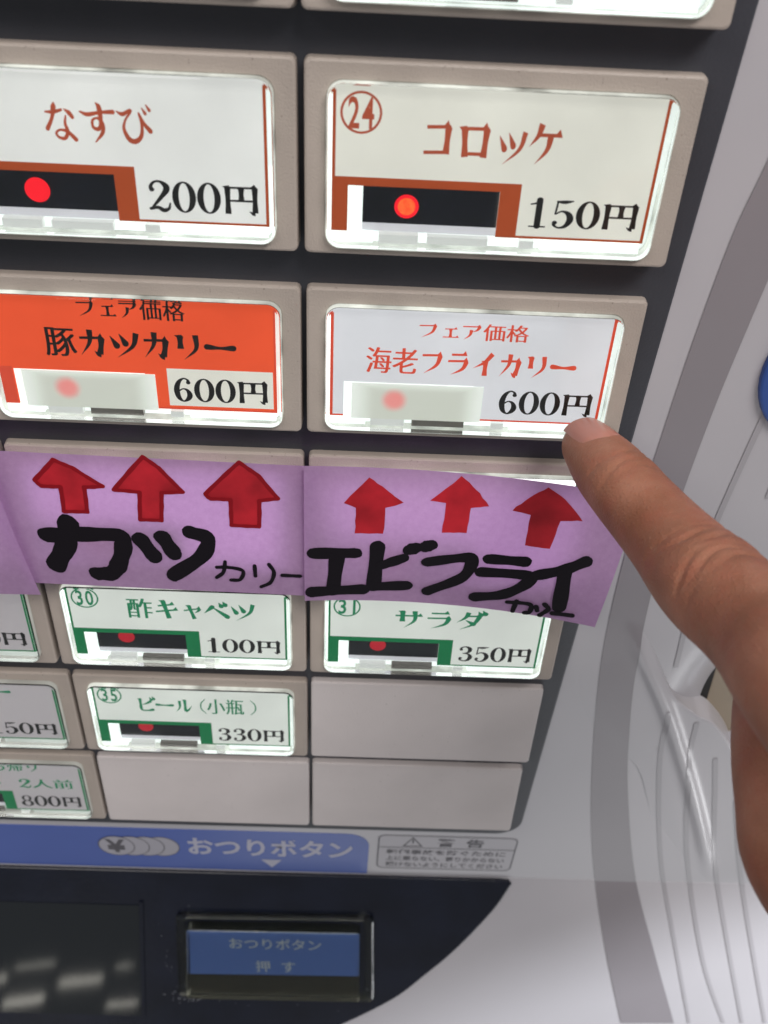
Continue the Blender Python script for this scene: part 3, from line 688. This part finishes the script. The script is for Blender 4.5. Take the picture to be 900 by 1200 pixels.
for i in range(80):
    x, y = (rnd.gauss(-54, 7), rnd.gauss(417, 3.2)) if i < 44 else ((rnd.uniform(-63, 30), rnd.uniform(318, 430)) if i < 66 else (rnd.uniform(-62.5, -60), rnd.uniform(322, 432)))
    r = rnd.uniform(.15, .5) if i < 44 else rnd.uniform(.12, .3); a = rnd.uniform(0, 3)
    b.poly([(x + r * rnd.uniform(.5, 1.8) * math.cos(a + 2 * PI * t / 6), -y + r * rnd.uniform(.5, 1.2) * math.sin(a + 2 * PI * t / 6), .002 * i) for t in range(6)])
link('scuff_marks', tmesh(b, 'scuff_marks', .64), M['scratch'], fascia, kind='stuff')

# ------------------------------------------------------------------ purple notes
def note(corners, hh, label, bulge=1.0, curl=0.0, name='paper_note', bow=0.0):
    """corners: where the sheet's corners stand (photo px TL TR BR BL), hh: their heights over the front"""
    C = [Vector(at(*corners[i], hh[i])) for i in range(4)]
    def surf(s, t, lift=0.0):
        p = C[0] * (1 - s) * (1 - t) + C[1] * s * (1 - t) + C[2] * s * t + C[3] * (1 - s) * t
        p.y -= bow * 4 * s * (1 - s) * (.65 + .35 * t)
        p.z += bulge * math.sin(PI * s) * math.sin(PI * min(1, t * 1.05)) + .6 * math.sin(6 * s + 2 * t) * math.sin(PI * t) + curl * (t ** 3) * (s - .5)
        return (p.x, p.y, p.z + lift)
    root = thing(name, W(*surf(.5, 1)), label, 'note')
    b = MB(); nu, nv = 36, 20
    for side in (0, -.12):
        for j in range(nv + 1):
            for i in range(nu + 1):
                u, v, h = surf(i / nu, j / nv, side); b.v.append((u, -h, -v))
    N = (nu + 1) * (nv + 1)
    for j in range(nv):
        for i in range(nu):
            a = j * (nu + 1) + i; b.f += [(a, a + nu + 1, a + nu + 2, a + 1)]
    me = MB(); me.v = b.v[:N]; me.f = b.f
    link('paper_sheet', me.mesh('paper_sheet', smooth=True, fix=False), M['paper'], root)
    c = [Vector(p) for p in corners]
    def inv(x, y):
        s = t = .5
        for _ in range(12):
            p = c[0] * (1 - s) * (1 - t) + c[1] * s * (1 - t) + c[2] * s * t + c[3] * (1 - s) * t - Vector((x, y))
            ps = (c[1] - c[0]) * (1 - t) + (c[2] - c[3]) * t; pt = (c[3] - c[0]) * (1 - s) + (c[2] - c[1]) * s
            D = ps.x * pt.y - ps.y * pt.x; s -= (p.x * pt.y - p.y * pt.x) / D; t -= (ps.x * p.y - ps.y * p.x) / D
        return s, t
    C2 = C
    su = (C[1] - C[0]).length; sv = (C[3] - C[0]).length
    def mm(x, y):
        s, t = inv(x, y); B_ = bow * 4 * s * (1 - s); t = min(.99, (t * sv + .65 * B_) / (sv - .35 * B_)); return Vector((s * su, t * sv))
    def lay(mb, lift=.14):
        out = []
        for (x, y, z) in mb.v:
            u, v, h = surf(x / su, y / sv, lift + z); out.append((u, -h, -v))
        mb.v = out; return mb
    return root, mm, lay
def pen(mb, P, w_, z, rnd):
    Q = crm([tuple(p) for p in P], 7); n = len(Q)
    ws = [w_ * (1 + .07 * math.sin(i * .9 + z * 40) + rnd.uniform(-.02, .02)) for i in range(n)]
    k0 = (Q[1] - Q[0]).normalized() * w_ * .0
    ribbon(mb, Q, ws, z); 
    for q_, w2, dz in ((Q[0], ws[0], .006), (Q[-1], ws[-1], .009)):
        k = 14; mb.poly([(q_.x + math.cos(2 * PI * i / k) * w2 / 2 * (1 + rnd.uniform(-.06, .06)), q_.y + math.sin(2 * PI * i / k) * w2 / 2 * (1 + rnd.uniform(-.06, .06)), z + dz) for i in range(k)])
def write(root, mm, lay, strokes, name='handwriting'):
    rnd = random.Random(5); b = MB(); z = 0
    for w_, pts in strokes:
        pen(b, [mm(*p) for p in pts], w_, z, rnd); z += .02
    link(name, lay(b, .16).mesh(name, fix=False), M['marker'], root)
def arrows(root, mm, lay, polys, sc, off, edge=True):
    for k, P in enumerate(polys):
        P = [mm(off[0] + x * sc, off[1] + y * sc) for x, y in P]; rnd = random.Random(k)
        F = []
        for i in range(len(P)):
            a, c = P[i], P[(i + 1) % len(P)]
            for t in range(4):
                q = a.lerp(c, t / 4); F.append((q.x + rnd.uniform(-.12, .12), q.y + rnd.uniform(-.12, .12), 0))
        # triangulate through the curved sheet: fine grid is not needed, the sheet is nearly flat under one arrow
        bm_ = bmesh.new(); bm_.faces.new([bm_.verts.new(p) for p in F]).normal_update(); bmesh.ops.triangulate(bm_, faces=bm_.faces)
        for _ in range(3):
            bmesh.ops.subdivide_edges(bm_, edges=[e for e in bm_.edges if e.calc_length() > 2], cuts=1, use_grid_fill=False); bmesh.ops.triangulate(bm_, faces=bm_.faces)
        bmesh.ops.triangulate(bm_, faces=bm_.faces); bm_.verts.index_update()
        b = MB(); b.add([tuple(v_.co) for v_ in bm_.verts], [tuple(v_.index for v_ in f.verts) for f in bm_.faces]); bm_.free(); me = lay(b, .20).mesh('marker_arrow', fix=False)
        o = link('marker_arrow', me, M['redink'], root)
        if edge:
            b = MB()
            for i in range(len(P)):
                a, c = P[i], P[(i + 1) % len(P)]
                pen(b, [a, a.lerp(c, .5) + Vector((rnd.uniform(-.12, .12), rnd.uniform(-.12, .12))), c], 1.0, .01 * i, rnd)
            link('arrow_outline', lay(b, .24).mesh('arrow_outline', fix=False), M['rededge'], o)

r, mm, lay = note([(-45, 526), (376, 547), (357, 698), (42, 683)], (4.6, 5.0, 9.4, 9.6), 'purple paper note with three red arrows above カツカリー in black marker', bulge=.6)
arrows(r, mm, lay, [[(97, 115), (150, 65), (205, 85), (290, 132), (238, 134), (246, 200), (180, 198), (170, 132), (115, 130)],
                    [(322, 142), (405, 60), (450, 88), (518, 152), (458, 153), (457, 230), (396, 226), (395, 150)],
                    [(583, 158), (680, 75), (735, 110), (792, 172), (738, 178), (738, 248), (658, 245), (655, 175), (598, 172)]], .411, (0, 510))
write(r, mm, lay, [(4.4, [(53, 620), (84, 619), (134, 621), (143, 631), (139, 655), (130, 669), (113, 670)]), (4.9, [(79, 605), (77, 630), (65, 658)]),
    (4.2, [(163, 627), (179, 648)]), (4.2, [(189, 625), (202, 644)]), (4.0, [(221, 619), (242, 627), (235, 648), (202, 672)]),
    (1.1, [(253, 661), (268, 661), (284, 665), (281, 676), (270, 677)]), (1.1, [(263, 654), (261, 667), (253, 674)]), (1.1, [(298, 658), (299, 671)]),
    (1.1, [(315, 656), (321, 666), (317, 679), (306, 685)]), (1.1, [(331, 669.5), (352, 670.5)])])
r, mm, lay = note([(356, 546), (752, 583), (697, 735), (357, 704)], (6.4, 7.8, 11.5, 10.4), 'purple paper note with three red arrows above エビフライカリー, under the finger', bulge=1.6, curl=0, bow=3.4)
arrows(r, mm, lay, [[(133, 112), (197, 57), (240, 82), (283, 110), (238, 120), (233, 180), (162, 180), (165, 122)],
                    [(350, 105), (428, 58), (465, 85), (498, 122), (452, 124), (440, 180), (378, 178), (390, 112)],
                    [(555, 132), (600, 105), (645, 85), (690, 112), (735, 162), (678, 160), (652, 225), (588, 215), (602, 145)]], .4667, (340, 530), edge=False)
write(r, mm, lay, [(3.4, [(368, 641), (416, 638)]), (3.6, [(395, 641), (390, 688)]), (3.4, [(366, 691), (424, 686)]),
    (3.5, [(442, 629), (437, 681)]), (3.3, [(436, 682), (475, 680)]), (3.0, [(446, 653), (472, 643)]), (3.6, [(479, 633), (487, 630)]), (3.6, [(498, 629), (504, 627)]),
    (3.1, [(500, 648), (543, 643), (553, 646), (541, 668), (500, 687)]),
    (3.1, [(573, 645), (615, 649)]), (3.2, [(564, 661), (619, 666), (616, 676), (589, 690), (556, 694)]),
    (3.2, [(687, 650), (661, 659), (630, 665)]), (3.7, [(662, 662), (655, 706)]),
    (1.35, [(594, 700), (612, 701), (622, 704), (620, 713), (614, 714)]), (1.3, [(605, 698), (600, 712)]), (1.3, [(628, 705), (629, 711)]), (1.4, [(638, 702), (642, 709), (632, 717)]), (1.5, [(647, 714), (670, 717)])])
r, mm, lay = note([(-330, 505), (-30, 512), (48, 697), (-260, 690)], (6, 7.4, 11.2, 9.5), 'plain corner of a purple paper note at the left photo edge', bulge=.5)

# ------------------------------------------------------------------ the pointing hand
def tube(b, pts, segs=20, up=None):
    P = crm([(p.x, p.y, p.z, r_) for p, r_ in pts], 6); loops = []
    n = len(P); prev = Vector((0.3, .2, 1)).normalized()
    for i in range(n):
        a = Vector(P[max(0, i - 1)][:3]); c = Vector(P[min(n - 1, i + 1)][:3]); t = (c - a).normalized()
        x = t.cross(prev).normalized(); y = x.cross(t).normalized(); prev = y
        p = Vector(P[i][:3]); r_ = P[i][3]
        loops.append([tuple(p + (x * math.cos(2 * PI * k / segs) * r_ + y * math.sin(2 * PI * k / segs) * r_ * .94)) for k in range(segs)])
    # rounded ends
    def cap(i, sgn):
        a = Vector(P[i][:3]); c = Vector(P[i - sgn][:3]) if sgn > 0 else Vector(P[i + 1][:3]); t = (a - c).normalized(); r_ = P[i][3]; out = []
        L = loops[i if i >= 0 else len(loops) + i]
        for e in (.35, .65, .88, .98):
            out.append([tuple(a + (Vector(q_) - a) * math.sqrt(1 - e * e) + t * r_ * e) for q_ in L])
        return out
    end = cap(n - 1, 1); start = cap(0, -1)
    b.bridge(list(reversed(start)) + loops + end, True, True)
tip, dip, mid, pip, prx, mcp = deep(690, 523, 203), deep(731, 572, 190), deep(783, 630, 178), deep(832, 684, 166), deep(896, 742, 152), deep(1006, 862, 131)
def cp(x, y, z): return deep(450 + FPX * x / z, 600 + FPX * y / z, z)
wrist = cp(112, 82, 98); arm = cp(230, 180, 70)
b = MB()
tube(b, [(tip, 5.7), (tip.lerp(dip, .5), 6.9), (dip, 7.3), (mid, 7.9), (pip, 9.1), (prx, 9.1), (mcp, 10.8), (mcp.lerp(wrist, .5), 13), (wrist, 20)])
tt, ti, tm, tc_ = cp(69.5, 25, 176), cp(62.5, 43, 152), cp(66, 54, 146), cp(88, 70, 122)
tube(b, [(tt, 7.2), (tt.lerp(ti, .45), 9.3), (ti, 9.6), (tm, 11.5), (tc_, 16), (wrist, 20)])
mm_, rm, pm = cp(76, 14, 128), cp(92, 12, 124), cp(106, 18, 118)
for q_, (pp, dd, ee), r0 in ((mm_, (cp(86, 10, 166), cp(92, 30, 178), cp(96, 42, 164)), 8.8), (rm, (cp(101, 10, 160), cp(106, 30, 172), cp(108, 42, 158)), 8.4), (pm, (cp(114, 18, 150), cp(118, 36, 160), cp(118, 46, 148)), 7.4)):
    tube(b, [(ee, r0 * .8), (dd, r0 * .92), (pp, r0 * 1.05), (pp.lerp(q_, .5), r0 * 1.12), (q_, r0 * 1.35), (q_.lerp(wrist, .5), r0 * 1.7), (wrist, 18)])
tube(b, [(wrist.lerp(mcp, .6), 13), (wrist, 22), (wrist.lerp(arm, .4), 24), (arm, 30)])
b.v = [(x, -z, -y) for x, y, z in b.v]
hm = b.mesh('hand', fix=False)
bm = bmesh.new(); bm.from_mesh(hm); bmesh.ops.recalc_face_normals(bm, faces=bm.faces); bm.to_mesh(hm); bm.free()
ho = bpy.data.objects.new('hand', hm); COL.objects.link(ho)
md = ho.modifiers.new('r', 'REMESH'); md.mode = 'VOXEL'; md.voxel_size = .00062
ms = ho.modifiers.new('s', 'SMOOTH'); ms.iterations = 26; ms.factor = .5
bpy.context.view_layer.update()
me = bpy.data.meshes.new_from_object(ho.evaluated_get(bpy.context.evaluated_depsgraph_get()))
ho.modifiers.clear(); old = ho.data; ho.data = me; bpy.data.meshes.remove(old); me.name = 'hand'
def wv(p): return W(p.x, p.y, p.z)
Wt, Wd, Wm, Wp, Wx = wv(tip), wv(dip), wv(mid), wv(pip), wv(prx)
axis = (Wt - Wd).normalized(); view = (W(*CAMP) - Wt).normalized()
upv = (view * .75 + Vector((0, 0, 1)) * .45 + Vector((.25, 0, 0)))
dors = (upv - axis * upv.dot(axis)).normalized()
side = axis.cross(dors)
# knuckle creases and slight swelling, cut into the back of the finger
for v_ in me.vertices:
    p = v_.co
    if p.x > Wx.x + .03: continue
    for c0, ax, cuts, amp in ((Wd, (Wt - Wm).normalized(), (-2.8, -.9, 1.0, 2.6), .26), (Wp, (Wm - Wx).normalized(), (-5.6, -3.4, -1.3, 1.0, 3.2, 5.4), .36)):
        d = p - c0
        if d.length > .016: continue
        a = d.dot(ax) * 1000; lat = d - ax * d.dot(ax); dd = lat.normalized().dot(dors)
        if dd < 0: continue
        sw = lat.dot(side) * 1000
        k = 0
        for j, cpos in enumerate(cuts):
            cc = cpos + .5 * math.sin(sw * .55 + j * 1.7) + (.035 * sw * sw * (1 if cpos > 0 else -1))
            k -= amp * math.exp(-((a - cc) / .6) ** 2) * (.6 + .4 * math.sin(j * 2.3 + sw * .4))
        k += amp * .9 * math.exp(-(a / 4.2) ** 2)
        v_.co = p + lat.normalized() * k * .001 * sm(0, .5, dd)
for p_ in me.polygons: p_.use_smooth = True

def skin():
    m = bpy.data.materials.new('skin'); m.use_nodes = True
    nt = m.node_tree; b = nt.nodes['Principled BSDF']; N = nt.nodes.new; L = nt.links.new
    b.inputs['Roughness'].default_value = .5; b.inputs['Subsurface Weight'].default_value = .18
    b.inputs['Subsurface Radius'].default_value = (1, .3, .15); b.inputs['Subsurface Scale'].default_value = .003
    b.inputs['Specular IOR Level'].default_value = .35
    tc = N('ShaderNodeTexCoord'); n = N('ShaderNodeTexNoise'); n.inputs['Scale'].default_value = 90; n.inputs['Detail'].default_value = 6
    cr = N('ShaderNodeValToRGB'); cr.color_ramp.elements[0].position = .3; cr.color_ramp.elements[0].color = (.26, .10, .056, 1)
    cr.color_ramp.elements[1].position = .7; cr.color_ramp.elements[1].color = (.41, .185, .12, 1)
    L(tc.outputs['Object'], n.inputs['Vector']); L(n.outputs['Fac'], cr.inputs[0])
    n3 = N('ShaderNodeTexNoise'); n3.inputs['Scale'].default_value = 260; n3.inputs['Detail'].default_value = 4
    r3 = N('ShaderNodeMapRange'); r3.inputs[1].default_value = .45; r3.inputs[2].default_value = .75; r3.inputs[3].default_value = 0; r3.inputs[4].default_value = .45
    m3 = N('ShaderNodeMix'); m3.data_type = 'RGBA'; m3.inputs[7].default_value = (.36, .11, .07, 1)
    L(tc.outputs['Object'], n3.inputs['Vector']); L(n3.outputs['Fac'], r3.inputs[0]); L(r3.outputs[0], m3.inputs[0]); L(cr.outputs[0], m3.inputs[6]); L(m3.outputs[2], b.inputs['Base Color'])
    v = N('ShaderNodeTexVoronoi'); v.inputs['Scale'].default_value = 1300; v.feature = 'DISTANCE_TO_EDGE'
    n2 = N('ShaderNodeTexNoise'); n2.inputs['Scale'].default_value = 350; n2.inputs['Detail'].default_value = 6
    ad = N('ShaderNodeMath'); ad.operation = 'ADD'
    L(tc.outputs['Object'], v.inputs['Vector']); L(tc.outputs['Object'], n2.inputs['Vector'])
    L(v.outputs['Distance'], ad.inputs[0]); L(n2.outputs['Fac'], ad.inputs[1])
    bp = N('ShaderNodeBump'); bp.inputs['Strength'].default_value = .55; bp.inputs['Distance'].default_value = .0003
    L(ad.outputs[0], bp.inputs['Height']); L(bp.outputs[0], b.inputs['Normal'])
    return m
me.materials.clear(); me.materials.append(skin())
ho['label'] = 'hand with extended index finger pointing at the 海老フライカリー button'; ho['category'] = 'hand'
# nail: a curved plate set in the back of the fingertip
b = MB(); nn_, mmn = 16, 12
for j in range(mmn + 1):
    for i in range(nn_ + 1):
        a = -1 + 2 * i / nn_; t = j / mmn
        wd = .95 if t < .75 else .95 * math.sqrt(max(0.02, 1 - ((t - .75) / .27) ** 2))
        ang = a * wd * .86
        R_ = 5.95 + .62 * t - .34 * a ** 4 - .22 * sm(.82, 1, t) - .5 * (max(0, t - .8)) * 4 * .3
        c0 = Wt + axis * (.0036 - .0112 * t)
        e = .0 if t > .2 else .0
        c0 = c0 + (dors * math.cos(ang) + side * math.sin(ang)) * R_ * S
        c0 -= dors * (.0013 * (1 - t) ** 2)
        b.v.append(tuple(c0 / S))
for j in range(mmn):
    for i in range(nn_):
        a = j * (nn_ + 1) + i; b.f.append((a, a + 1, a + nn_ + 2, a + nn_ + 1))
nm = b.mesh('fingernail', smooth=True, fix=False)
link('fingernail', nm, M['nail'], ho)
